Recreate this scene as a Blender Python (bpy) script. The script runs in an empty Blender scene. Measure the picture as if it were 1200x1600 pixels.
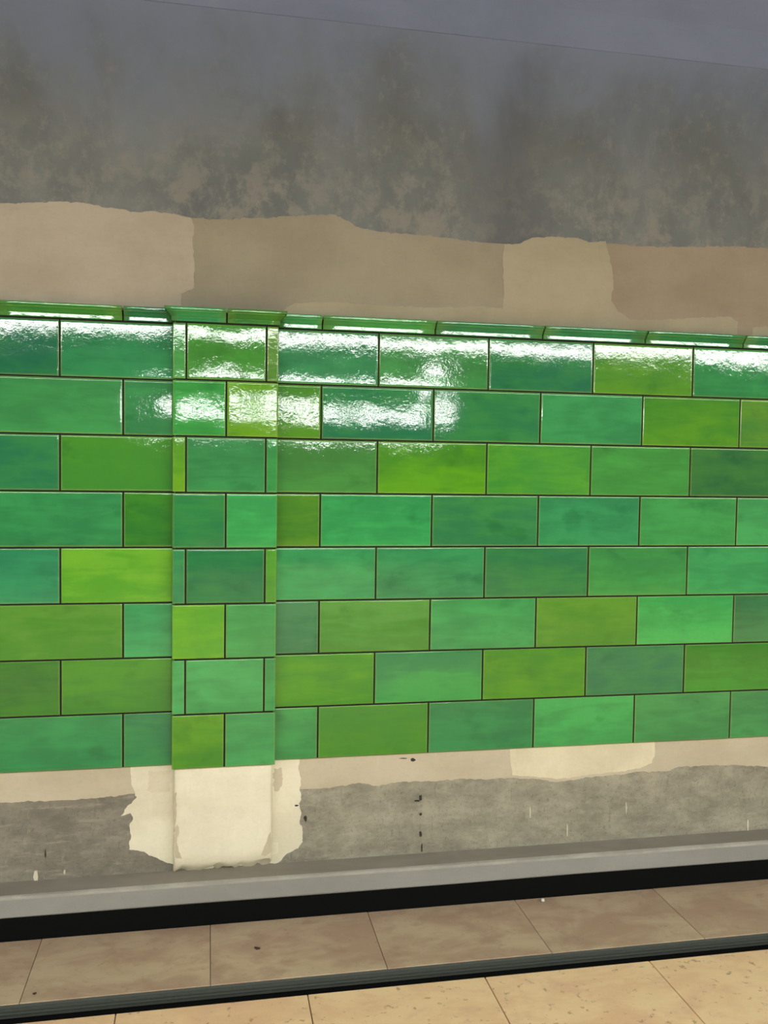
import bpy, bmesh, math, random
from mathutils import Vector, Matrix
from mathutils.geometry import tessellate_polygon

# ------------------------------------------------------------------ camera
SC = bpy.context.scene
COL = SC.collection
F, YAW, PIT, ROL = 1399.39, .1935, -.0477, .0144     # focal length in pixels of 1200x1600, angles in rad
CAM = Vector((-.4065, -3.3079, 1.6528))
fw = Vector((math.sin(YAW)*math.cos(PIT), math.cos(YAW)*math.cos(PIT), math.sin(PIT)))
r0 = Vector((math.cos(YAW), -math.sin(YAW), 0)); u0 = r0.cross(fw)
rt = math.cos(ROL)*r0 + math.sin(ROL)*u0
up = -math.sin(ROL)*r0 + math.cos(ROL)*u0
cd = bpy.data.cameras.new('camera'); cam = bpy.data.objects.new('camera', cd); COL.objects.link(cam)
cd.sensor_fit = 'VERTICAL'; cd.sensor_height = 36; cd.sensor_width = 27; cd.lens = F*36/1600
cd.clip_start = .02; cd.clip_end = 200
cam.matrix_world = Matrix(((rt.x, up.x, -fw.x, CAM.x), (rt.y, up.y, -fw.y, CAM.y), (rt.z, up.z, -fw.z, CAM.z), (0, 0, 0, 1)))
SC.camera = cam
# ------------------------------------------------------------------ world and exposure
W = bpy.data.worlds.new('world'); SC.world = W; W.use_nodes = True
W.node_tree.nodes['Background'].inputs[0].default_value = (.80, .88, 1, 1)
W.node_tree.nodes['Background'].inputs[1].default_value = .32  # even bluish fill added, with no source in the hall
SC.view_settings.view_transform = 'Standard'; SC.view_settings.look = 'None'
SC.view_settings.gamma = 1; SC.view_settings.use_curve_mapping = False
SC.view_settings.exposure = 0.0
LAMP = 31.0           # luminance of the lamp diffusers

# ------------------------------------------------------------------ helpers
rnd = random.Random(7)
def lin(c):
    return tuple((v/255/12.92 if v/255 <= .04045 else ((v/255+.055)/1.055)**2.4) for v in c)
def at(px, py, Y=0.0):
    """point of the vertical plane y=Y that the photograph shows at a pixel"""
    d = fw + rt*((px-600)/F) - up*((py-800)/F)
    return CAM + d*((Y-CAM.y)/d.y)
def on_floor(px, py, Z=0.0):
    d = fw + rt*((px-600)/F) - up*((py-800)/F)
    return CAM + d*((Z-CAM.z)/d.z)
def link(name, me, mat=None, parent=None, loc=None):
    o = bpy.data.objects.new(name, me); COL.objects.link(o)
    if me is not None and mat is not None and not me.materials:
        for m in (mat if isinstance(mat, (list, tuple)) else [mat]): me.materials.append(m)
    if parent: o.parent = parent
    if loc is not None: o.location = loc
    return o
def struct(o, label=None, cat=None):
    o['kind'] = 'structure'
    if label: o['label'] = label
    if cat: o['category'] = cat
    return o
def tag(o, label, cat, group=None):
    o['label'] = label; o['category'] = cat
    if group: o['group'] = group
    return o
def mesh(name, bm, smooth=False):
    bmesh.ops.recalc_face_normals(bm, faces=bm.faces[:])
    me = bpy.data.meshes.new(name); bm.to_mesh(me); bm.free()
    if smooth:
        for p in me.polygons: p.use_smooth = True
    return me
def bx(bm, x0, x1, y0, y1, z0, z1, bev=0):
    vs = [bm.verts.new((x, y, z)) for x in (x0, x1) for y in (y0, y1) for z in (z0, z1)]
    fs = [(0,1,3,2), (4,6,7,5), (0,4,5,1), (2,3,7,6), (0,2,6,4), (1,5,7,3)]
    faces = [bm.faces.new([vs[i] for i in f]) for f in fs]
    if bev:
        es = list({e for f in faces for e in f.edges})
        bmesh.ops.bevel(bm, geom=es, offset=bev, segments=2, affect='EDGES', profile=.5)
def box(name, x0, x1, y0, y1, z0, z1, mat, parent=None, bev=0):
    bm = bmesh.new(); bx(bm, x0, x1, y0, y1, z0, z1, bev)
    return link(name, mesh(name, bm), mat, parent)
def prism_x(bm, prof, xs):
    """profile of (y,z) points run along x through the stations xs = [(x, fn)] ; closed loop, capped"""
    rings = [[bm.verts.new((x if not callable(x) else x(p), p[0], p[1])) for p in prof] for x in xs]
    n = len(prof)
    for a, b in zip(rings, rings[1:]):
        for i in range(n):
            bm.faces.new((a[i], a[(i+1) % n], b[(i+1) % n], b[i]))
    bm.faces.new(rings[0][::-1]); bm.faces.new(rings[-1])
    return rings

class NT:
    """a small node tree builder"""
    def __init__(s, name):
        s.m = bpy.data.materials.new(name); s.m.use_nodes = True
        s.t = s.m.node_tree; s.b = s.t.nodes['Principled BSDF']
    def n(s, typ, **k):
        x = s.t.nodes.new(typ)
        for a, v in k.items(): setattr(x, a, v)
        return x
    def l(s, a, b): s.t.links.new(a, b)
    def put(s, sock, v):
        if isinstance(v, bpy.types.NodeSocket): s.l(v, sock)
        elif isinstance(v, (tuple, list)) and len(v) == 3 and sock.type == 'RGBA': sock.default_value = (*v, 1)
        else: sock.default_value = v
    def math(s, op, a, b=0.0, clamp=False):
        x = s.n('ShaderNodeMath', operation=op, use_clamp=clamp); s.put(x.inputs[0], a); s.put(x.inputs[1], b); return x.outputs[0]
    def mix(s, f, a, b, mode='MIX'):
        x = s.n('ShaderNodeMix', data_type='RGBA', blend_type=mode)
        s.put(x.inputs[0], f); s.put(x.inputs[6], a); s.put(x.inputs[7], b); return x.outputs[2]
    def obj(s): return s.n('ShaderNodeTexCoord').outputs['Object']
    def vmul(s, v, k):
        x = s.n('ShaderNodeVectorMath', operation='MULTIPLY'); s.put(x.inputs[0], v); x.inputs[1].default_value = k; return x.outputs[0]
    def vadd(s, v, w):
        x = s.n('ShaderNodeVectorMath', operation='ADD'); s.put(x.inputs[0], v); s.put(x.inputs[1], w); return x.outputs[0]
    def noise(s, v, scale, detail=4, rough=.55, dist=0):
        x = s.n('ShaderNodeTexNoise'); s.put(x.inputs['Vector'], v)
        x.inputs['Scale'].default_value = scale; x.inputs['Detail'].default_value = detail
        x.inputs['Roughness'].default_value = rough; x.inputs['Distortion'].default_value = dist
        return x.outputs['Fac']
    def ramp(s, f, lo, hi):
        x = s.n('ShaderNodeMapRange', interpolation_type='SMOOTHSTEP'); s.put(x.inputs['Value'], f)
        x.inputs['From Min'].default_value = lo; x.inputs['From Max'].default_value = hi; return x.outputs['Result']
    def bump(s, h, strength, dist, prev=None):
        x = s.n('ShaderNodeBump'); s.put(x.inputs['Height'], h)
        x.inputs['Strength'].default_value = strength; x.inputs['Distance'].default_value = dist
        if prev: s.l(prev, x.inputs['Normal'])
        return x.outputs['Normal']
    def done(s, color, rough, normal=None):
        s.put(s.b.inputs['Base Color'], color); s.put(s.b.inputs['Roughness'], rough)
        if normal: s.l(normal, s.b.inputs['Normal'])
        return s.m

def rand_offset(k, v):
    oi = k.n('ShaderNodeObjectInfo')
    cx = k.n('ShaderNodeCombineXYZ')
    for i, m in enumerate((37.1, 91.7, 53.3)):
        k.put(cx.inputs[i], k.math('MULTIPLY', oi.outputs['Random'], m))
    return k.vadd(v, cx.outputs[0]), oi

def m_glaze():
    k = NT('green glaze'); o = k.obj()
    v, oi = rand_offset(k, o)
    a2 = k.n('ShaderNodeAttribute', attribute_type='OBJECT', attribute_name='tone_b')
    ag = k.n('ShaderNodeAttribute', attribute_type='OBJECT', attribute_name='run')
    rim = k.n('ShaderNodeAttribute', attribute_type='GEOMETRY', attribute_name='rim').outputs['Fac']
    streak = k.noise(k.vmul(v, (4, 4, 22)), 1.0, 4, .6, .6)
    cloud = k.noise(k.vmul(v, (7, 7, 10)), 1.0, 3, .5)
    f = k.math('ADD', k.math('MULTIPLY', streak, .6), k.math('MULTIPLY', cloud, .5))
    sx = k.n('ShaderNodeSeparateXYZ'); k.l(o, sx.inputs[0])
    f = k.math('ADD', f, k.math('MULTIPLY', k.math('MULTIPLY', sx.outputs[2], 4.0), ag.outputs['Fac']))
    f = k.ramp(f, .40, .72)
    col = k.mix(f, oi.outputs['Color'], a2.outputs['Color'])
    fine = k.noise(v, 60, 3, .6)
    col = k.mix(k.math('MULTIPLY', fine, .25), col, k.mix(.5, col, (.02, .10, .03)))
    dk = k.ramp(k.noise(k.vmul(v, (5, 5, 8)), 1.3, 3), .58, .75)
    col = k.mix(k.math('MULTIPLY', dk, .5), col, k.mix(1, col, (.45, .62, .6), 'MULTIPLY'))
    er = k.math('MULTIPLY', rim, k.math('ADD', .2, k.math('MULTIPLY', cloud, .6)))
    col = k.mix(er, col, lin((140, 165, 85)))
    b = k.bump(k.noise(v, 9, 2, .4), .5, .0016)
    b = k.bump(k.noise(v, 55, 3, .6), .5, .0005, b)
    b = k.bump(k.noise(v, 190, 2, .5), .5, .00012, b)
    k.b.inputs['IOR'].default_value = 1.49
    return k.done(col, k.math('ADD', .025, k.math('MULTIPLY', cloud, .05)), b)

def m_plaster():
    k = NT('skim plaster'); o = k.obj(); v, oi = rand_offset(k, o)
    n1 = k.noise(k.vmul(v, (3, 3, 5)), 1, 5, .6); n2 = k.noise(k.vmul(v, (40, 40, 12)), 1, 4, .6)
    col = k.mix(k.ramp(n1, .35, .7), oi.outputs['Color'], k.mix(1, oi.outputs['Color'], (.86, .85, .82), 'MULTIPLY'))
    col = k.mix(k.math('MULTIPLY', k.ramp(n2, .5, .75), .25), col, k.mix(1, col, (1.15, 1.14, 1.1), 'MULTIPLY'))
    n5 = k.noise(k.vmul(v, (70, 70, 90)), 1, 5, .7)
    col = k.mix(k.math('MULTIPLY', k.ramp(n5, .45, .7), .16), col, k.mix(1, col, (.72, .70, .66), 'MULTIPLY'))
    b = k.bump(n2, .3, .002); b = k.bump(k.noise(v, 220, 2), .2, .0006, b)
    return k.done(col, .8, b)

def m_upper():
    k = NT('grey upper concrete'); o = k.obj()
    n1 = k.noise(k.vmul(o, (2.2, 1, 1.5)), 1, 6, .6, .4)
    n2 = k.noise(k.vmul(o, (4.5, 1, 3.0)), 1.3, 8, .66, .15)
    n3 = k.noise(k.vmul(o, (1, 1, .8)), 22, 7, .72)
    col = k.mix(k.ramp(n1, .36, .66), lin((91, 96, 92)), lin((108, 112, 106)))  # greys lowered, the dimmer light up here put into the colour
    col = k.mix(k.math('MULTIPLY', k.ramp(n2, .46, .74), .6), col, lin((80, 82, 82)))
    col = k.mix(k.math('MULTIPLY', k.ramp(n3, .5, .70), .5), col, lin((124, 121, 111)))
    # flaking pale scrapes on the lower part of the bare concrete
    n4 = k.noise(k.vmul(o, (1, 1, .9)), 11, 8, .7, .25); zz = k.n('ShaderNodeSeparateXYZ'); k.l(o, zz.inputs[0])
    low = k.math('SUBTRACT', 1, k.ramp(k.math('ADD', zz.outputs[2], k.math('MULTIPLY', n1, .35)), 2.72, 3.15))
    col = k.mix(k.math('MULTIPLY', k.math('MULTIPLY', k.ramp(n4, .46, .62), low), .6), col, lin((130, 126, 113)))
    # soot stain running down the wall
    s = k.n('ShaderNodeSeparateXYZ'); k.l(k.vadd(o, k.vmul(k.n('ShaderNodeTexNoise').outputs['Color'], (0, 0, 0))), s.inputs[0])
    wob = k.math('MULTIPLY', k.math('SUBTRACT', k.noise(o, 3, 4), .5), .35)
    dx = k.math('ABSOLUTE', k.math('SUBTRACT', k.math('ADD', s.outputs[0], wob), .72))
    st = k.math('SUBTRACT', 1, k.ramp(dx, .02, .26))
    col = k.mix(k.math('MULTIPLY', st, .55), col, lin((72, 74, 76)))
    # bluish bounce light from the vault painted into the wall colour, noise-broken
    bounce = k.ramp(k.math('ADD', s.outputs[2], k.math('MULTIPLY', k.math('SUBTRACT', n1, .5), .9)), 2.75, 3.35)
    col = k.mix(k.math('MULTIPLY', bounce, .9), col, lin((102, 114, 133)))
    b = k.bump(n3, .35, .004); b = k.bump(k.noise(o, 140, 3), .3, .001, b)
    return k.done(col, .85, b)

def m_lower():
    k = NT('scraped lower concrete'); o = k.obj()
    s = k.n('ShaderNodeSeparateXYZ'); k.l(o, s.inputs[0])
    n1 = k.noise(k.vmul(o, (4, 1, 7)), 1.2, 9, .74, .1); n2 = k.noise(k.vmul(o, (40, 1, 22)), 1, 6, .7); n3 = k.noise(o, 90, 4, .7)
    right = k.ramp(k.math('ADD', s.outputs[0], k.math('MULTIPLY', k.math('SUBTRACT', n1, .5), .5)), -.25, .1)
    grey = k.mix(k.ramp(n1, .3, .72), lin((110, 106, 93)), lin((144, 139, 122)))
    pale = k.mix(k.ramp(n1, .3, .72), lin((124, 121, 104)), lin((168, 164, 142)))
    col = k.mix(right, grey, pale)
    col = k.mix(k.math('MULTIPLY', k.ramp(n2, .54, .74), .3), col, lin((188, 183, 160)))
    col = k.mix(k.math('MULTIPLY', k.ramp(n3, .54, .72), .5), col, lin((84, 80, 68)))
    n6 = k.noise(k.vmul(o, (9, 1, 48)), 1, 5, .65); n7 = k.noise(k.vmul(o, (60, 1, 9)), 1, 4, .6)
    col = k.mix(k.math('MULTIPLY', k.ramp(n6, .52, .68), .35), col, lin((176, 170, 146)))
    col = k.mix(k.math('MULTIPLY', k.ramp(n7, .60, .72), .4), col, lin((98, 94, 80)))
    b = k.bump(n2, .5, .006); b = k.bump(n3, .4, .002, b)
    return k.done(col, .85, b)

def m_conc(name, a, bcol, sc=3, rough=.8):
    k = NT(name); o = k.obj()
    n1 = k.noise(k.vmul(o, (1, 2, 2)), sc, 6, .62, .3); n2 = k.noise(o, 120, 3, .6)
    col = k.mix(k.ramp(n1, .35, .68), lin(a), lin(bcol))
    col = k.mix(k.math('MULTIPLY', k.ramp(n2, .55, .75), .25), col, k.mix(1, col, (.7, .7, .7), 'MULTIPLY'))
    return k.done(col, rough, k.bump(n2, .3, .0015))

def m_floor(name, a, b, c, spot, amt, rough):
    k = NT(name); o = k.obj(); v, oi = rand_offset(k, o)
    n1 = k.noise(k.vmul(v, (3, 5, 5)), 1.2, 6, .62, .5); n2 = k.noise(k.vmul(v, (8, 12, 8)), 1, 5, .6)
    n3 = k.noise(v, 34, 3, .6); n4 = k.noise(v, 150, 3, .6)
    col = k.mix(k.ramp(n1, .36, .66), lin(a), lin(b))
    col = k.mix(k.math('MULTIPLY', k.ramp(n2, .5, .72), .65), col, lin(c))
    col = k.mix(k.math('MULTIPLY', k.ramp(n3, .60, .74), amt), col, lin(spot))
    col = k.mix(k.math('MULTIPLY', n4, .25), col, k.mix(1, col, (.72, .7, .66), 'MULTIPLY'))
    return k.done(col, k.math('ADD', rough, k.math('MULTIPLY', n2, .2)), k.bump(n4, .15, .001))

def m_flat(name, c, rough=.6, metal=0.0):
    k = NT(name); o = k.obj(); n = k.noise(o, 60, 4, .6)
    k.b.inputs['Metallic'].default_value = metal
    return k.done(k.mix(k.math('MULTIPLY', n, .5), lin(c), k.mix(1, lin(c), (.6, .6, .6), 'MULTIPLY')), rough, k.bump(n, .2, .001))

def m_emit(name, c, e):
    k = NT(name); k.b.inputs['Emission Color'].default_value = (*c, 1); k.b.inputs['Emission Strength'].default_value = e
    return k.done((.8, .8, .8), .4)

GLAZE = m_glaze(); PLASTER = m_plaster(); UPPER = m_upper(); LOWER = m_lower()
LEDGE = m_conc('ledge concrete', (140, 140, 131), (150, 150, 141), 2.5)
LEDGETOP = m_conc('dusty ledge top', (134, 128, 114), (146, 140, 126), 3)
ARRIS = m_conc('worn pale arris', (150, 147, 135), (168, 164, 150), 9)
CEIL = m_conc('ceiling plaster', (100, 110, 129), (109, 119, 139), 1.6, .9)
GROUT = m_flat('dark grout', (14, 17, 10), .95)
BLACK = m_flat('black rubber and slot shade', (9, 11, 10), .95); BLACK.node_tree.nodes['Principled BSDF'].inputs['Specular IOR Level'].default_value = .15
METAL = m_flat('dull metal profile', (92, 96, 88), .45, .35)
STRIP = m_floor('worn brown stone', (176, 148, 122), (196, 174, 142), (166, 136, 112), (120, 96, 78), .22, .5)
STONE = m_floor('tan stone', (232, 190, 146), (244, 210, 162), (226, 180, 146), (150, 112, 80), .7, .45)
BED = m_flat('floor joint mortar', (112, 94, 74), .9)
DARK = m_flat('dark hole', (58, 52, 44), .9)
FARW = m_conc('far wall plaster', (150, 150, 140), (165, 163, 152), 1)
PAINT = m_flat('white lamp enamel', (215, 215, 210), .4)

# ------------------------------------------------------------------ wall
ZT = 2.16                 # top of the uppermost full tile row
RH, TW = .2, .4273        # row height and tile length with joint
WY = .014                 # face of the bare wall; the tile faces stand at y = 0
XA, XB = -5.0, 6.0
def zr(k): return ZT - RH*k

def curve(z): return .42*max(0, z-2.8)**2       # the wall leans into the vault above 2.8 m
bm = bmesh.new()
def wallq(x0, x1, z0, z1, idx, nx, nz):
    vs = [[bm.verts.new((x0+(x1-x0)*i/nx, WY-curve(z0+(z1-z0)*j/nz), z0+(z1-z0)*j/nz)) for i in range(nx+1)] for j in range(nz+1)]
    for j in range(nz):
        for i in range(nx):
            f = bm.faces.new((vs[j][i], vs[j][i+1], vs[j+1][i+1], vs[j+1][i])); f.material_index = idx
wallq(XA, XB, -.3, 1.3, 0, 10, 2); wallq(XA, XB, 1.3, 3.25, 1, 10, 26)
bmesh.ops.remove_doubles(bm, verts=bm.verts[:], dist=1e-5)
g = bmesh.ops.extrude_face_region(bm, geom=bm.faces[:])
for v in g['geom']:
    if isinstance(v, bmesh.types.BMVert): v.co.y += .25
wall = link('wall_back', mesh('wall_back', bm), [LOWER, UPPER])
struct(wall, 'station wall with green glazed tiles between grey and patched plaster', 'wall')
box('tile_bed', XA+.3, XB-.3, .0024, WY+.01, zr(8)+.003, ZT+.04, GROUT, wall)

# ---- plaster skims: ragged thin layers, traced on the wall plane
def ragged(pts, amp, seed, step=.007):
    r = random.Random(seed); out = []
    n = len(pts)
    for i in range(n):
        a, b = pts[i], pts[(i+1) % n]
        rough = a[2] and b[2]
        A, B = Vector(a[:2]), Vector(b[:2]); L = (B-A).length
        m = max(1, int(L/step)) if rough else 1
        nrm = Vector((-(B-A).y, (B-A).x))/max(L, 1e-6)
        ph = r.random()*9
        for j in range(m):
            t = j/m; w = amp*(r.uniform(-1, 1)*.55 + .5*math.sin(ph+t*L*60) + .4*math.sin(ph*2+t*L*170))*(math.sin(math.pi*t) if m > 1 else 0)
            out.append(A.lerp(B, t) + nrm*w)
    return out
def skim(name, pts, color, thick, amp=.004, seed=1, Y=WY, parent=None, mat=None, tpx=True):
    """pts: pixels (x, y, ragged 0/1) on the plane y=Y, turned into metres"""
    P = []
    for p in pts:
        q = at(p[0], p[1], Y) if tpx else Vector((p[0], 0, p[1]))
        P.append((q.x, q.z, p[2] if len(p) > 2 else 1))
    ol = ragged(P, amp, seed)
    cx = sum(p.x for p in ol)/len(ol); cz = sum(p.y for p in ol)/len(ol)
    bm = bmesh.new()
    a = [bm.verts.new((p.x-cx, -thick, p.y-cz)) for p in ol]; b = [bm.verts.new((p.x-cx, .002, p.y-cz)) for p in ol]
    n = len(ol)
    for t in tessellate_polygon([[Vector((p.x, p.y, 0)) for p in ol]]):
        A, B, C = (ol[i] for i in t); cr = (B-A).x*(C-A).y-(B-A).y*(C-A).x
        if abs(cr) < 1e-12: continue
        t = t if cr > 0 else t[::-1]
        try: bm.faces.new([a[i] for i in t])
        except ValueError: pass
    area = sum(ol[i].x*ol[(i+1) % n].y-ol[(i+1) % n].x*ol[i].y for i in range(n))
    for i in range(n):
        q = (a[i], b[i], b[(i+1) % n], a[(i+1) % n]); bm.faces.new(q if area > 0 else q[::-1])
    me = bpy.data.meshes.new(name); bm.to_mesh(me); bm.free()
    o = link(name, me, mat or PLASTER, parent or wall, (cx, Y, cz))
    o.color = (*lin(color), 1)
    return o
U_LIGHT, U_MID, U_DARK = (150, 142, 116), (138, 131, 109), (138, 126, 104)  # upper plaster toned down, weaker light put into its colour
skim('plaster_patch', [(-700, 460, 0), (-700, 300, 1), (-200, 312), (0, 318), (50, 317), (90, 315), (130, 317), (165, 325), (190, 327), (215, 332), (240, 330), (270, 335), (298, 341), (303, 352), (301, 380), (304, 410), (303, 450), (283, 459), (283, 474, 1), (283, 500, 0)], (160, 151, 131), .0036, .0035, 3)
skim('plaster_patch', [(270, 500, 0), (270, 333, 0), (300, 341), (340, 343), (400, 341), (450, 338), (520, 335), (545, 346), (565, 357), (590, 362), (640, 366), (700, 372), (750, 379), (800, 382, 0), (800, 520, 0)], U_MID, .0022, .004, 5)
skim('plaster_patch', [(440, 520, 0), (441, 486), (460, 474), (520, 472), (600, 478), (680, 481), (750, 479), (785, 482), (787, 450), (785, 410), (788, 382), (812, 381), (830, 372), (860, 370), (900, 372), (920, 379), (946, 377), (949, 392), (956, 420), (958, 450), (954, 470), (965, 487), (985, 500), (1030, 500), (1080, 497), (1140, 495), (1152, 502), (1151, 518), (1151, 545, 0)], U_LIGHT, .0034, .003, 8)
skim('plaster_patch', [(930, 545, 0), (930, 380, 0), (960, 381), (1000, 385), (1060, 386), (1150, 385), (1200, 388), (1500, 402), (1900, 410, 0), (1900, 580, 0)], U_DARK, .0018, .004, 9)
skim('plaster_patch', [(1174, 545, 0), (1175, 512), (1215, 510), (1300, 505), (1500, 512), (1500, 560, 0)], U_LIGHT, .003, .003, 10)
BEIGE, CREAM = (196, 187, 160), (230, 225, 198)
skim('plaster_patch', [(-700, 1160, 0), (-700, 1300, 1), (-200, 1264), (0, 1254), (100, 1250), (150, 1247), (206, 1240), (230, 1240, 0), (230, 1160, 0)], BEIGE, .0022, .003, 11)
skim('plaster_patch', [(204, 1160, 0), (204, 1205), (205, 1225), (210, 1235), (214, 1245), (197, 1262), (189, 1275), (204, 1270), (208, 1280), (202, 1290), (205, 1305), (202, 1327), (225, 1330), (240, 1338), (250, 1343), (262, 1348), (285, 1352), (300, 1352, 0), (300, 1160, 0)], CREAM, .0036, .0035, 12)
skim('plaster_patch', [(400, 1160, 0), (400, 1345, 0), (430, 1349), (438, 1345), (446, 1335), (456, 1330), (466, 1325), (473, 1315), (473, 1300), (468, 1285), (471, 1270), (467, 1255), (470, 1245), (468, 1235), (470, 1215), (466, 1200), (468, 1189), (468, 1160, 0)], CREAM, .0036, .0035, 13)
skim('plaster_patch', [(460, 1160, 0), (460, 1233, 0), (500, 1232), (530, 1228), (560, 1223), (590, 1228), (620, 1222), (650, 1220), (680, 1221), (720, 1216), (760, 1218), (800, 1215), (840, 1217), (870, 1222), (900, 1218), (930, 1213), (975, 1210), (990, 1206), (1040, 1205), (1060, 1198), (1100, 1196), (1150, 1195), (1200, 1198), (1500, 1180), (1900, 1150, 0), (1900, 1080, 0)], BEIGE, .0022, .0035, 14)
skim('plaster_patch', [(795, 1150, 0), (797, 1190), (800, 1211), (835, 1213), (870, 1217), (900, 1213), (930, 1209), (970, 1205), (1000, 1200), (1018, 1192), (1023, 1175), (1022, 1140, 0)], (222, 214, 182), .0031, .003, 15)
skim('plaster_smear', [(232, 1204, 1), (266, 1203), (266, 1236), (248, 1238), (228, 1234), (233, 1220)], (214, 206, 178), .0040, .006, 16)
skim('plaster_smear', [(428, 1200, 1), (440, 1199), (441, 1225), (434, 1236), (428, 1235)], (206, 197, 170), .0040, .006, 17)
skim('plaster_patch', [(262, 1320, 0), (262, 1347), (275, 1350), (285, 1356), (300, 1361), (318, 1358), (335, 1354), (352, 1350), (375, 1352), (400, 1348), (420, 1340), (435, 1331), (435, 1315, 0)], CREAM, .005, .004, 18)
for i, pts in enumerate(([(271, 1300), (277, 1288), (280, 1300), (276, 1316), (279, 1330), (284, 1342), (274, 1340)], [(273, 1240), (276, 1238), (275, 1280), (272, 1290)], [(418, 1310), (423, 1300), (424, 1330), (414, 1338), (408, 1336)])):
    skim('edge_patch', [(x, y, 1) for x, y in pts], (196, 187, 158), .0014, .003, 30+i, Y=-.036)  # slightly darker ragged skims at the pilaster core's edges
# holes, chips and cracks in the bare wall
for i, (x, y, w, h) in enumerate(((645, 1187, 4, 3), (657, 1246, 2.5, 5), (657, 1272, 2, 2), (657, 1303, 2.2, 5), (659, 1324, 1, 8), (477, 1278, 2.4, 5), (463, 1258, 3.5, 1.5), (71, 1334, 1.3, 7), (652, 1251, 5, 1.2), (630, 1184.5, 7, .8))):
    r = random.Random(i)
    pts = [(x+w*math.cos(a*math.pi/4)*r.uniform(.6, 1.2), y+h*math.sin(a*math.pi/4)*r.uniform(.6, 1.2), 0) for a in range(8)]
    skim('chip', pts, (0, 0, 0), .0044, 0, i, mat=DARK)
for i, (x, y, w, h) in enumerate(((56, 1370, 4, 12), (101, 1362, 1.5, 4), (147, 1372, 1, 5), (886, 1296, 1, 12), (828, 1270, 1, 10), (1168, 1290, 1.5, 12), (978, 1262, 1, 9), (158, 1377, 2, 2), (135, 1374, 2, 2))):
    r = random.Random(i+50)
    pts = [(x+w*math.cos(a*math.pi/4)*r.uniform(.6, 1.2), y+h*math.sin(a*math.pi/4)*r.uniform(.6, 1.2), 0) for a in range(8)]
    skim('plaster_drip', pts, (214, 208, 184), .003, 0, i)

# ---- glazed tiles
G = .0058                                   # joint width
def cuts(L, n):
    e = .0020; f = .0075
    c = [-L/2, -L/2+e, -L/2+f]
    inner = [(-L/2+f)+(L-2*f)*i/n for i in range(1, n)] if L > .1 else []
    return c + inner + [L/2-f, L/2-e, L/2] if L > 2*f+.004 else [-L/2, -L/2+e, L/2-e, L/2]
def tile_mesh(w, h, seed, wob=.00035, T=.010):
    r = random.Random(seed); xs, zs = cuts(w, 4), cuts(h, 3)
    ax, az = r.uniform(-.0022, .0022), r.uniform(-.0022, .0022)
    p1, p2, p3 = (r.uniform(0, 6.28) for _ in range(3))
    bm = bmesh.new(); rim = []
    grid = []
    for j, z in enumerate(zs):
        row = []
        for i, x in enumerate(xs):
            d = min(i, len(xs)-1-i, j, len(zs)-1-j)
            y = (0.0011, .00018, 0)[min(d, 2)] + wob*(math.sin(x*14+p1)+math.sin(z*22+p2)+.7*math.sin(x*25+z*18+p3)) + ax*x + az*z
            row.append(bm.verts.new((x, y, z))); rim.append((1, .4, 0)[min(d, 2)])
        grid.append(row)
    nx, nz = len(xs), len(zs)
    for j in range(nz-1):
        for i in range(nx-1):
            bm.faces.new((grid[j][i], grid[j][i+1], grid[j+1][i+1], grid[j+1][i])).smooth = True
    ring = [grid[0][i] for i in range(nx)] + [grid[j][-1] for j in range(1, nz)] + [grid[-1][i] for i in range(nx-2, -1, -1)] + [grid[j][0] for j in range(nz-2, 0, -1)]
    back = [bm.verts.new((v.co.x, T, v.co.z)) for v in ring]; rim += [.2]*len(back)
    for i in range(len(ring)):
        k = (i+1) % len(ring); bm.faces.new((ring[i], back[i], back[k], ring[k])).smooth = True
    me = mesh('tile', bm)
    a = me.attributes.new('rim', 'FLOAT', 'POINT')
    for i, v in enumerate(rim): a.data[i].value = v
    return me
PAL = [((58, 138, 80), 5), ((70, 148, 78), 5), ((85, 148, 52), 3), ((100, 160, 46), 2), ((66, 155, 85), 4), ((78, 142, 66), 3)]
def jitter(c, r, a=6): return tuple(max(8, min(250, v+r.uniform(-a, a))) for v in c)
def glaze(o, c, r, run=None, second=None):
    yellow = c[0] > 78 and c[2] < 70
    c = jitter((c[0]*.74, c[1]*.91, c[2]*.82) if yellow else (c[0]*.79, c[1]*.915, c[2]*.92), r, 2)
    if second is None:
        second = (c[0]+22, c[1]+16, c[2]-6) if yellow else (c[0]+9, c[1]+20, c[2]+9)
        if r.random() < .3: second = (c[0]-14, c[1]-16, c[2]+4)
    o.color = (*lin(c), 1)
    o['tone_b'] = list(lin(second)); o['run'] = float(run if run is not None else r.uniform(-.35, .15))
def put_tile(x0, x1, z0, z1, c, seed, Y=0.0, parent=None, run=None, second=None, name='tile', L=G, R_=G, wob=.00035):
    w, h = x1-x0-(L+R_)/2, z1-z0-G
    o = link(name, tile_mesh(w, h, seed, wob), GLAZE, parent or wall, ((x0+L/2+x1-R_/2)/2, Y, (z0+z1)/2))
    glaze(o, c, random.Random(seed*3+1), run, second); return o

PX0, PX1 = -.5325, -.1635                   # pilaster front
BR, YG = 'bright', 'yellow'
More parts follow.
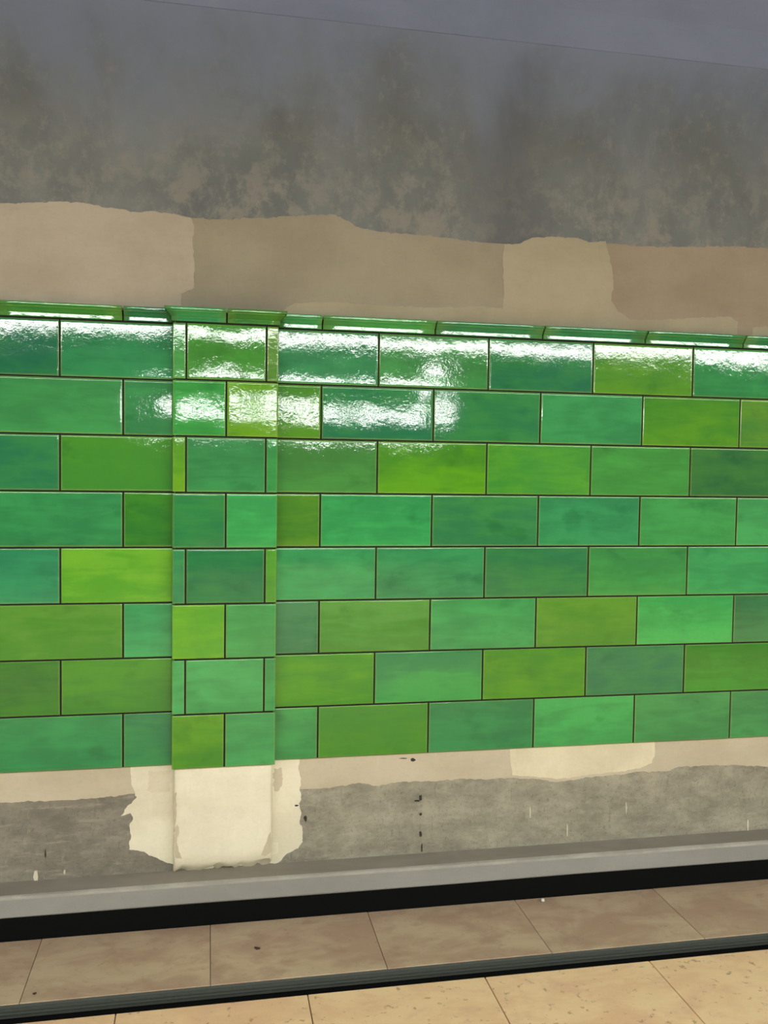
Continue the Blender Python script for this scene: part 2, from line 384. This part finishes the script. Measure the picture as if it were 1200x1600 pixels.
# colours read off the photograph, row by row: (left of the pilaster, outermost first ; right of it)
LEFT = [[(52, 128, 76), (54, 130, 80)], [(72, 144, 82), (64, 136, 82)], [(64, 144, 82), (90, 158, 52)], [(58, 142, 82), (82, 150, 50)],
        [(56, 144, 95), (112, 176, 52)], [(88, 150, 46), (60, 160, 96)], [(80, 144, 48), (96, 160, 50)], [(50, 140, 80), (66, 150, 86)]]
RIGHT = [[(60, 130, 80), (70, 136, 70), (64, 140, 76), (86, 140, 48), (62, 136, 76)],
         [(84, 140, 46), (62, 140, 76), (70, 146, 74), (68, 144, 80), (88, 146, 42), (94, 140, 56)],
         [(78, 134, 62), (94, 152, 42), (84, 156, 62), (78, 150, 62), (84, 136, 62)],
         [(84, 140, 48), (62, 156, 86), (74, 150, 76), (62, 144, 86), (74, 150, 76), (78, 156, 84)],
         [(68, 156, 90), (62, 140, 86), (74, 146, 76), (74, 146, 72), (72, 156, 84)],
         [(60, 130, 82), (90, 150, 56), (68, 156, 86), (96, 152, 46), (76, 172, 86), (72, 124, 74)],
         [(80, 152, 42), (58, 146, 80), (80, 146, 42), (68, 146, 80), (70, 138, 42)],
         [(68, 146, 78), (76, 146, 48), (52, 130, 76), (72, 166, 86), (74, 144, 76), (72, 140, 76)]]
LJ, RJ = -.706, 0.0                          # joint phases left and right of the pilaster (even rows)
SEC = {('r', 2, 1): ((92, 162, 26), -.35), ('l', 4, 1): ((112, 180, 48), .25), ('l', 5, 0): ((88, 150, 52), .35), ('r', 5, 3): ((92, 150, 46), .4), ('r', 5, 1): ((84, 152, 62), .4), ('r', 5, 0): ((64, 134, 86), .3), ('r', 6, 1): ((56, 158, 74), -.35), ('l', 2, 1): ((62, 138, 48), -.3), ('r', 7, 1): ((70, 140, 36), -.2)}  # sixth-row entries lighten towards the top, reflections painted into the glaze
sd = 100
wr = random.Random(21)
for k in range(8):
    z1, z0 = zr(k), zr(k+1); even = k % 2 == 1
    # right of the pilaster
    xs = [PX1]; x = RJ if even else RJ+TW/2
    while x < XB-.5: xs.append(x); x += TW
    for i in range(len(xs)-1):
        row = RIGHT[k]; c = row[i] if i < len(row) else jitter(wr.choice([p for p, n in PAL for _ in range(n)]), wr)
        s = SEC.get(('r', k, i), (None, None)); sd += 1
        put_tile(xs[i], xs[i+1], z0, z1, c, sd, second=s[0], run=s[1], L=0 if i == 0 else G)
    xs = [PX0]; x = LJ if even else LJ-TW/2
    while x > XA+.5: xs.append(x); x -= TW
    for i in range(len(xs)-1):
        row = LEFT[k][::-1]; c = row[i] if i < len(row) else jitter(wr.choice([p for p, n in PAL for _ in range(n)]), wr)
        s = SEC.get(('l', k, 1-i), (None, None)); sd += 1
        put_tile(xs[i+1], xs[i], z0, z1, c, sd, second=s[0], run=s[1], R_=0 if i == 0 else G)

# ---- pilaster
PY = -.050
ZB = at(340, 1350, -.036).z
bm = bmesh.new()
c0, c1 = at(271.5, 1280, -.036).x, at(424.5, 1280, -.036).x
prof = [(c0-.004, WY), (c0, -.030), (c0+.007, -.036)]+[(c0+.007+(c1-c0-.014)*i/16, -.036) for i in range(1, 16)]+[(c1-.007, -.036), (c1, -.030), (c1+.004, WY)]
r = random.Random(4); rings = []
zs = [ZB-.035, ZB-.012, ZB+.01, ZB+.05, ZB+.12, ZB+.2, zr(8)+.02, ZT+.045]
for j, z in enumerate(zs):
    k = max(0, min(1, (z-(ZB-.035))/.04))
    rings.append([bm.verts.new((x+r.uniform(-.0025, .0025)*(j < 6), WY-.001+(y-WY)*k if j < 3 else y+r.uniform(-.001, .001)*(j < 6), z+(r.uniform(-.012, .012) if j < 2 else 0))) for x, y in prof])
for a, b in zip(rings, rings[1:]):
    for i in range(len(prof)-1): bm.faces.new((a[i], a[i+1], b[i+1], b[i]))
pil = link('pilaster', mesh('pilaster', bm, True), PLASTER, wall); pil.color = (*lin((232, 227, 200)), 1)
pil['label'] = 'cream plastered pilaster core below its green tiles'
box('tile_bed', PX0+.008, PX1-.008, PY+.0024, -.0362, zr(8)+.003, ZT+.04, GROUT, pil)
PODD = {0: ((80, 150, 74), (74, 136, 48), (100, 142, 66)), 2: ((110, 166, 48), (62, 140, 78), (66, 150, 76)), 4: ((74, 160, 90), (54, 140, 76), (116, 178, 56)), 6: ((74, 166, 90), (72, 160, 86), (62, 150, 80))}
PEVEN = {1: ((66, 156, 70), (108, 160, 36)), 3: ((64, 150, 76), (70, 166, 86)), 5: ((110, 176, 48), (72, 156, 82)), 7: ((88, 150, 42), (72, 156, 86))}
for k in range(8):
    z1, z0 = zr(k), zr(k+1)
    if k % 2 == 0:
        for a, b, c, l_, r_ in ((PX0, -.4865, PODD[k][0], 0, G), (-.4865, -.2055, PODD[k][1], G, G), (-.2055, PX1, PODD[k][2], G, 0)):
            sd += 1; put_tile(a, b, z0, z1, c, sd, PY, pil, L=l_, R_=r_, wob=.0006 if k == 0 else .00035)
    else:
        for a, b, c, l_, r_ in ((PX0, -.3465, PEVEN[k][0], 0, G), (-.3465, PX1, PEVEN[k][1], G, 0)):
            sd += 1; put_tile(a, b, z0, z1, c, sd, PY, pil, L=l_, R_=r_)
    ends = PODD.get(k) or PEVEN.get(k)
    for s, c in ((0, ends[0]), (1, ends[-1])):           # the flank pieces
        sd += 1
        o = link('tile', tile_mesh(-PY-.011, RH-G, sd), GLAZE, pil, ((PX0+.0002, PX1-.0002)[s], (PY+.010+0)/2, (z0+z1)/2))
        o.rotation_euler.z = (-math.pi/2, math.pi/2)[s]
        glaze(o, c, random.Random(sd))

# ---- cornice tiles
CH = .048
CP = [(.004, 0), (-.002, 0), (-.0055, .0012), (-.006, .0022), (-.006, .0028), (-.006, .0135), (-.006, .0142), (-.0050, .0150), (-.0050, .0162), (-.0075, .0172), (-.0095, .0195), (-.0135, .0255), (-.0190, .0305), (-.0215, .0330), (-.0215, .0348), (-.0262, .0358), (-.0285, .0372), (-.0289, .0378), (-.0290, .0384), (-.02908, .0456), (-.0290, .0463), (-.0265, .0480), (.004, .048)]
def cornice(x0, x1, Y, c, seed, parent, m0=0, m1=0):
    """m0 / m1 = 1: the end is mitred outward, the profile returning round the pilaster"""
    r = random.Random(seed); tw = r.uniform(-.0006, .0006); tl = r.uniform(-.007, .004) if Y == 0 else .03
    bm = bmesh.new(); n = 6; xc = (x0+x1)/2
    rings = []
    for i in range(n+1):
        t = i/n; ring = []
        for (y, z) in CP:
            a = x0 + G*.5*(m0 == 0) - (-y)*m0*(1 if y < 0 else 0); b = x1 - G*.5*(m1 == 0) + (-y)*m1*(1 if y < 0 else 0)
            ring.append(bm.verts.new((a+(b-a)*t-xc, y+tl*z+tw*math.sin(3*t+seed)-.0006*math.sin(t*9+z*9+seed), z)))
        rings.append(ring)
    m = len(CP)
    for a, b in zip(rings, rings[1:]):
        for i in range(m): bm.faces.new((a[i], a[(i+1) % m], b[(i+1) % m], b[i])).smooth = True
    bm.faces.new(rings[0][::-1]); bm.faces.new(rings[-1])
    me = mesh('cornice_tile', bm)
    at_ = me.attributes.new('rim', 'FLOAT', 'POINT')
    for i in range(len(me.vertices)):
        k = i % m; at_.data[i].value = .6 if (i < m or i >= n*m or k in (6, 14, 20)) else 0
    o = link('cornice_tile', me, GLAZE, parent, (xc, Y, ZT+.003)); glaze(o, c, random.Random(seed)); return o
CR = [(60, 140, 76), (70, 146, 70), (50, 124, 74), (48, 126, 76), (52, 140, 72), (48, 124, 74)]
xs = [PX1+.001]; x = RJ
while x < XB-.5: xs.append(x); x += TW
for i in range(len(xs)-1): cornice(xs[i], xs[i+1], 0, CR[i] if i < len(CR) else jitter(wr.choice(PAL)[0], wr), 400+i, wall)
CL = [(46, 124, 74), (76, 150, 52)]
xs = [PX0-.001]; x = LJ
while x > XA+.5: xs.append(x); x -= TW
for i in range(len(xs)-1): cornice(xs[i+1], xs[i], 0, CL[i] if i < len(CL) else jitter(wr.choice(PAL)[0], wr), 450+i, wall)
cornice(PX0, -.3465, PY, (56, 134, 74), 480, pil, 1, 0)
cornice(-.3465, PX1, PY, (84, 144, 46), 481, pil, 0, 1)
# the short mitred returns on the flanks
for s in (0, 1):
    bm = bmesh.new(); m = len(CP); D = -PY
    ra = [bm.verts.new((0, 0, 0)) for _ in CP]; rb = [bm.verts.new((0, 0, 0)) for _ in CP]
    for i, (y, z) in enumerate(CP):
        d = max(0, -y); ra[i].co = ((-1, 1)[s]*(d if y < 0 else -.003), -D-d, z); rb[i].co = ((-1, 1)[s]*(d if y < 0 else -.003), -.001, z)
    for i in range(m): bm.faces.new((ra[i], ra[(i+1) % m], rb[(i+1) % m], rb[i])).smooth = True
    bm.faces.new(ra[::-1]); bm.faces.new(rb)
    me = mesh('cornice_return', bm); me.attributes.new('rim', 'FLOAT', 'POINT')
    o = link('cornice_return', me, GLAZE, pil, ((PX0, PX1)[s], 0, ZT+.003)); glaze(o, ((56, 134, 74), (84, 144, 46))[s], rnd)

# ------------------------------------------------------------------ ledge and black skirting at the wall's foot
LY = -.095
bm = bmesh.new()
prism_x(bm, [(WY, .163), (LY+.012, .160), (LY+.004, .156), (LY, .148), (LY, .088), (LY+.004, .083), (WY, .083)], [XA+11*i/22 for i in range(23)])
rr = random.Random(2)
for v in bm.verts:
    if v.co.y < 0: v.co.y += rr.uniform(-.0012, .0012); v.co.z += rr.uniform(-.0012, .0012)
for f in bm.faces:
    c = f.calc_center_median(); f.material_index = 1 if c.z > .1595 and c.y > LY+.02 else 2 if c.z > .150 else 0
struct(link('trim_1', mesh('trim_1', bm), [LEDGE, LEDGETOP, ARRIS]), 'grey concrete ledge along the foot of the tiled wall', 'ledge')
struct(box('baseboard_back', XA, XB, LY+.010, WY, -.06, .084, BLACK), 'black recessed skirting under the concrete ledge', 'skirting')

# ------------------------------------------------------------------ floors
FY0, FY1 = -.474, LY+.004           # stone strip at the wall: front edge, back edge
GAPY = -.576                        # far edge of the main floor across the slot
def slab_mesh(w, d, t=.02):
    bm = bmesh.new(); bx(bm, -w/2, w/2, -d/2, d/2, -t, 0, .0016); return mesh('floor_tile', bm)
border = struct(box('floor_border', XA, XB, FY0+.004, WY, -.30, -.006, BED), 'narrow strip of worn brown stone slabs between ledge and floor slot', 'floor')
SW = .5765; sm = slab_mesh(SW-.0020, FY1-FY0); x = -.97-SW*6
while x < XB-SW:
    if x > XA: link('floor_tile', sm, STRIP, border, (x+SW/2, (FY0+FY1)/2, rnd.uniform(-.0006, .0006)))
    x += SW
# ridged metal edge profile
bm = bmesh.new()
pr = [(FY0+.004, -.003), (FY0-.004, -.003), (FY0-.005, -.009), (FY0-.012, -.010), (FY0-.0125, -.016), (FY0-.008, -.0165), (FY0-.008, -.020), (FY0-.014, -.0205), (FY0-.0145, -.026), (FY0-.009, -.0265), (FY0-.009, -.030), (FY0-.0145, -.0305), (FY0-.0145, -.037), (FY0+.004, -.037)]
prism_x(bm, pr, [XA, XB])
link('edge_profile', mesh('edge_profile', bm), METAL, border)
box('slot_shade', XA, XB, FY0-.004, FY0+.0035, -.28, -.038, BLACK, border)  # slot sides and bottom painted black for the shade inside

floor = struct(box('floor', XA, XB, -14, GAPY-.003, -.30, -.006, BED), 'light tan stone platform floor in front of the dark slot', 'floor')
SN = .5805; D2 = .58; sm2 = slab_mesh(SN-.0034, D2-.0034)
for j in range(5):
    x = -.0937-SN*8
    while x < XB-SN:
        if x > XA: link('floor_tile', sm2, STONE, floor, (x+SN/2, GAPY-D2*(j+.5), rnd.uniform(-.0005, .0005)))
        x += SN
box('paving', XA, XB, -14, GAPY-D2*5, -.006, 0, STONE, floor)
box('slot_shade', XA, XB, GAPY-.003, GAPY+.001, -.28, -.022, BLACK, floor)
box('slot_bed', XA, XB, GAPY, FY0, -.30, -.27, BLACK, floor)

# ------------------------------------------------------------------ vaulted ceiling and the far wall of the hall
bm = bmesh.new(); y0 = WY-curve(3.24); prof = [(WY+.25, 3.24), (y0-.003, 3.24)]
for i in range(1, 13):
    a = .33+(math.pi/2-.33)*i/12
    prof.append((y0-.003-1.6*(math.cos(.33)-math.cos(a)), 3.24+1.103*(math.sin(a)-math.sin(.33))))
prof += [(-14, 3.985), (-14, 4.2), (WY+.25, 4.2)]
prism_x(bm, prof, [XA, XB])
struct(link('ceiling', mesh('ceiling', bm), CEIL), 'pale bluish plaster ceiling curving up from the wall', 'ceiling')
struct(box('wall_front', XA, XB, -14.2, -14, -.3, 4.0, FARW), 'plain plastered wall across the hall', 'wall')

# ------------------------------------------------------------------ lamps behind the viewpoint (seen mirrored in the glaze)
TUBE = m_emit('lamp diffuser', (1, .995, .965), LAMP)
TUBE2 = m_emit('far lamp diffuser', (1, 1, .98), LAMP*1.6)
def luminaire(x, y, z, L, mat, label, group, wd=.15, ht=.14):
    e = link('ceiling_lamp', None, None, None, (x, y, z)); tag(e, label, 'lamp', group)
    bm = bmesh.new(); prism_x(bm, [(-wd-.02, .0), (-wd-.02, .02), (-.05, .07), (.05, .07), (wd+.02, .02), (wd+.02, .0)], [-L/2, L/2])
    link('housing', mesh('housing', bm), PAINT, e)
    bm = bmesh.new(); n = 10
    prism_x(bm, [(wd*math.cos(math.pi+math.pi*i/n), ht*math.sin(math.pi+math.pi*i/n)-.0005) for i in range(n+1)], [-L/2+.01, L/2-.01])
    link('diffuser', mesh('diffuser', bm, False), mat, e)
    for sx in (-L*.35, L*.35):
        bm = bmesh.new(); bmesh.ops.create_cone(bm, cap_ends=True, segments=10, radius1=.008, radius2=.008, depth=3.985-z-.06, matrix=Matrix.Translation((sx, 0, .062+(3.985-z-.06)/2)))
        link('hanger', mesh('hanger', bm), PAINT, e)
    return e
LY1 = -4.0
for i in range(7):
    luminaire(-4.1+1.52*i, LY1, 2.85, 1.48, TUBE, 'long hanging strip lamp lighting the tiled wall', 'strip lamps over the platform')
for i in range(3):
    luminaire(-.55+1.45*i, -9.5, 2.58, 1.25, TUBE2, 'long hanging strip lamp deeper in the hall', 'strip lamps deeper in the hall', .12, .16)
e = link('globe_lamp', None, None, None, (1.52, -4.3, 2.46)); tag(e, 'small round globe lamp hanging from a thin rod', 'lamp')
bm = bmesh.new(); bmesh.ops.create_uvsphere(bm, u_segments=24, v_segments=14, radius=.075); link('globe', mesh('globe', bm, True), TUBE2, e)
bm = bmesh.new(); bmesh.ops.create_cone(bm, cap_ends=True, segments=10, radius1=.007, radius2=.007, depth=1.45, matrix=Matrix.Translation((0, 0, .798))); link('rod', mesh('rod', bm), PAINT, e)

# ------------------------------------------------------------------ litter
p = on_floor(848, 1409)
bm = bmesh.new(); bmesh.ops.create_icosphere(bm, subdivisions=2, radius=.008)
for v in bm.verts: v.co *= 1+rnd.uniform(-.12, .12); v.co.z = v.co.z*.8
tag(link('pebble', mesh('pebble', bm, True), m_flat('white crumb', (225, 222, 205), .7), None, (p.x, p.y, .0062)), 'small white crumb of plaster lying on the brown slab strip', 'pebble')
def leaf(px, py, L, ang, label, cat, name):
    p = on_floor(px, py); bm = bmesh.new(); top = []; n = 8
    for s in (0, 1):
        ring = []
        for i in range(n):
            a = i/n*6.283; ring.append(bm.verts.new((L*math.cos(a)*(1 if i % 2 else .85), L*.42*math.sin(a), .0012+.003*s+.003*abs(math.cos(a)))))
        top.append(ring)
    for i in range(n): bm.faces.new((top[0][i], top[0][(i+1) % n], top[1][(i+1) % n], top[1][i]))
    bm.faces.new(top[0][::-1]); bm.faces.new(top[1])
    o = link(name, mesh(name, bm, True), m_flat(name+' brown', (74, 48, 34), .8), None, (p.x, p.y, -.0005)); o.rotation_euler.z = ang
    tag(o, label, cat)
leaf(402, 1483, .013, -.5, 'dry brown leaf scrap lying flat on the brown slab strip', 'leaf', 'leaf_scrap')
leaf(54, 1554, .0065, .2, 'tiny dark crumb near the front edge of the brown slab strip', 'crumb', 'dirt_crumb')
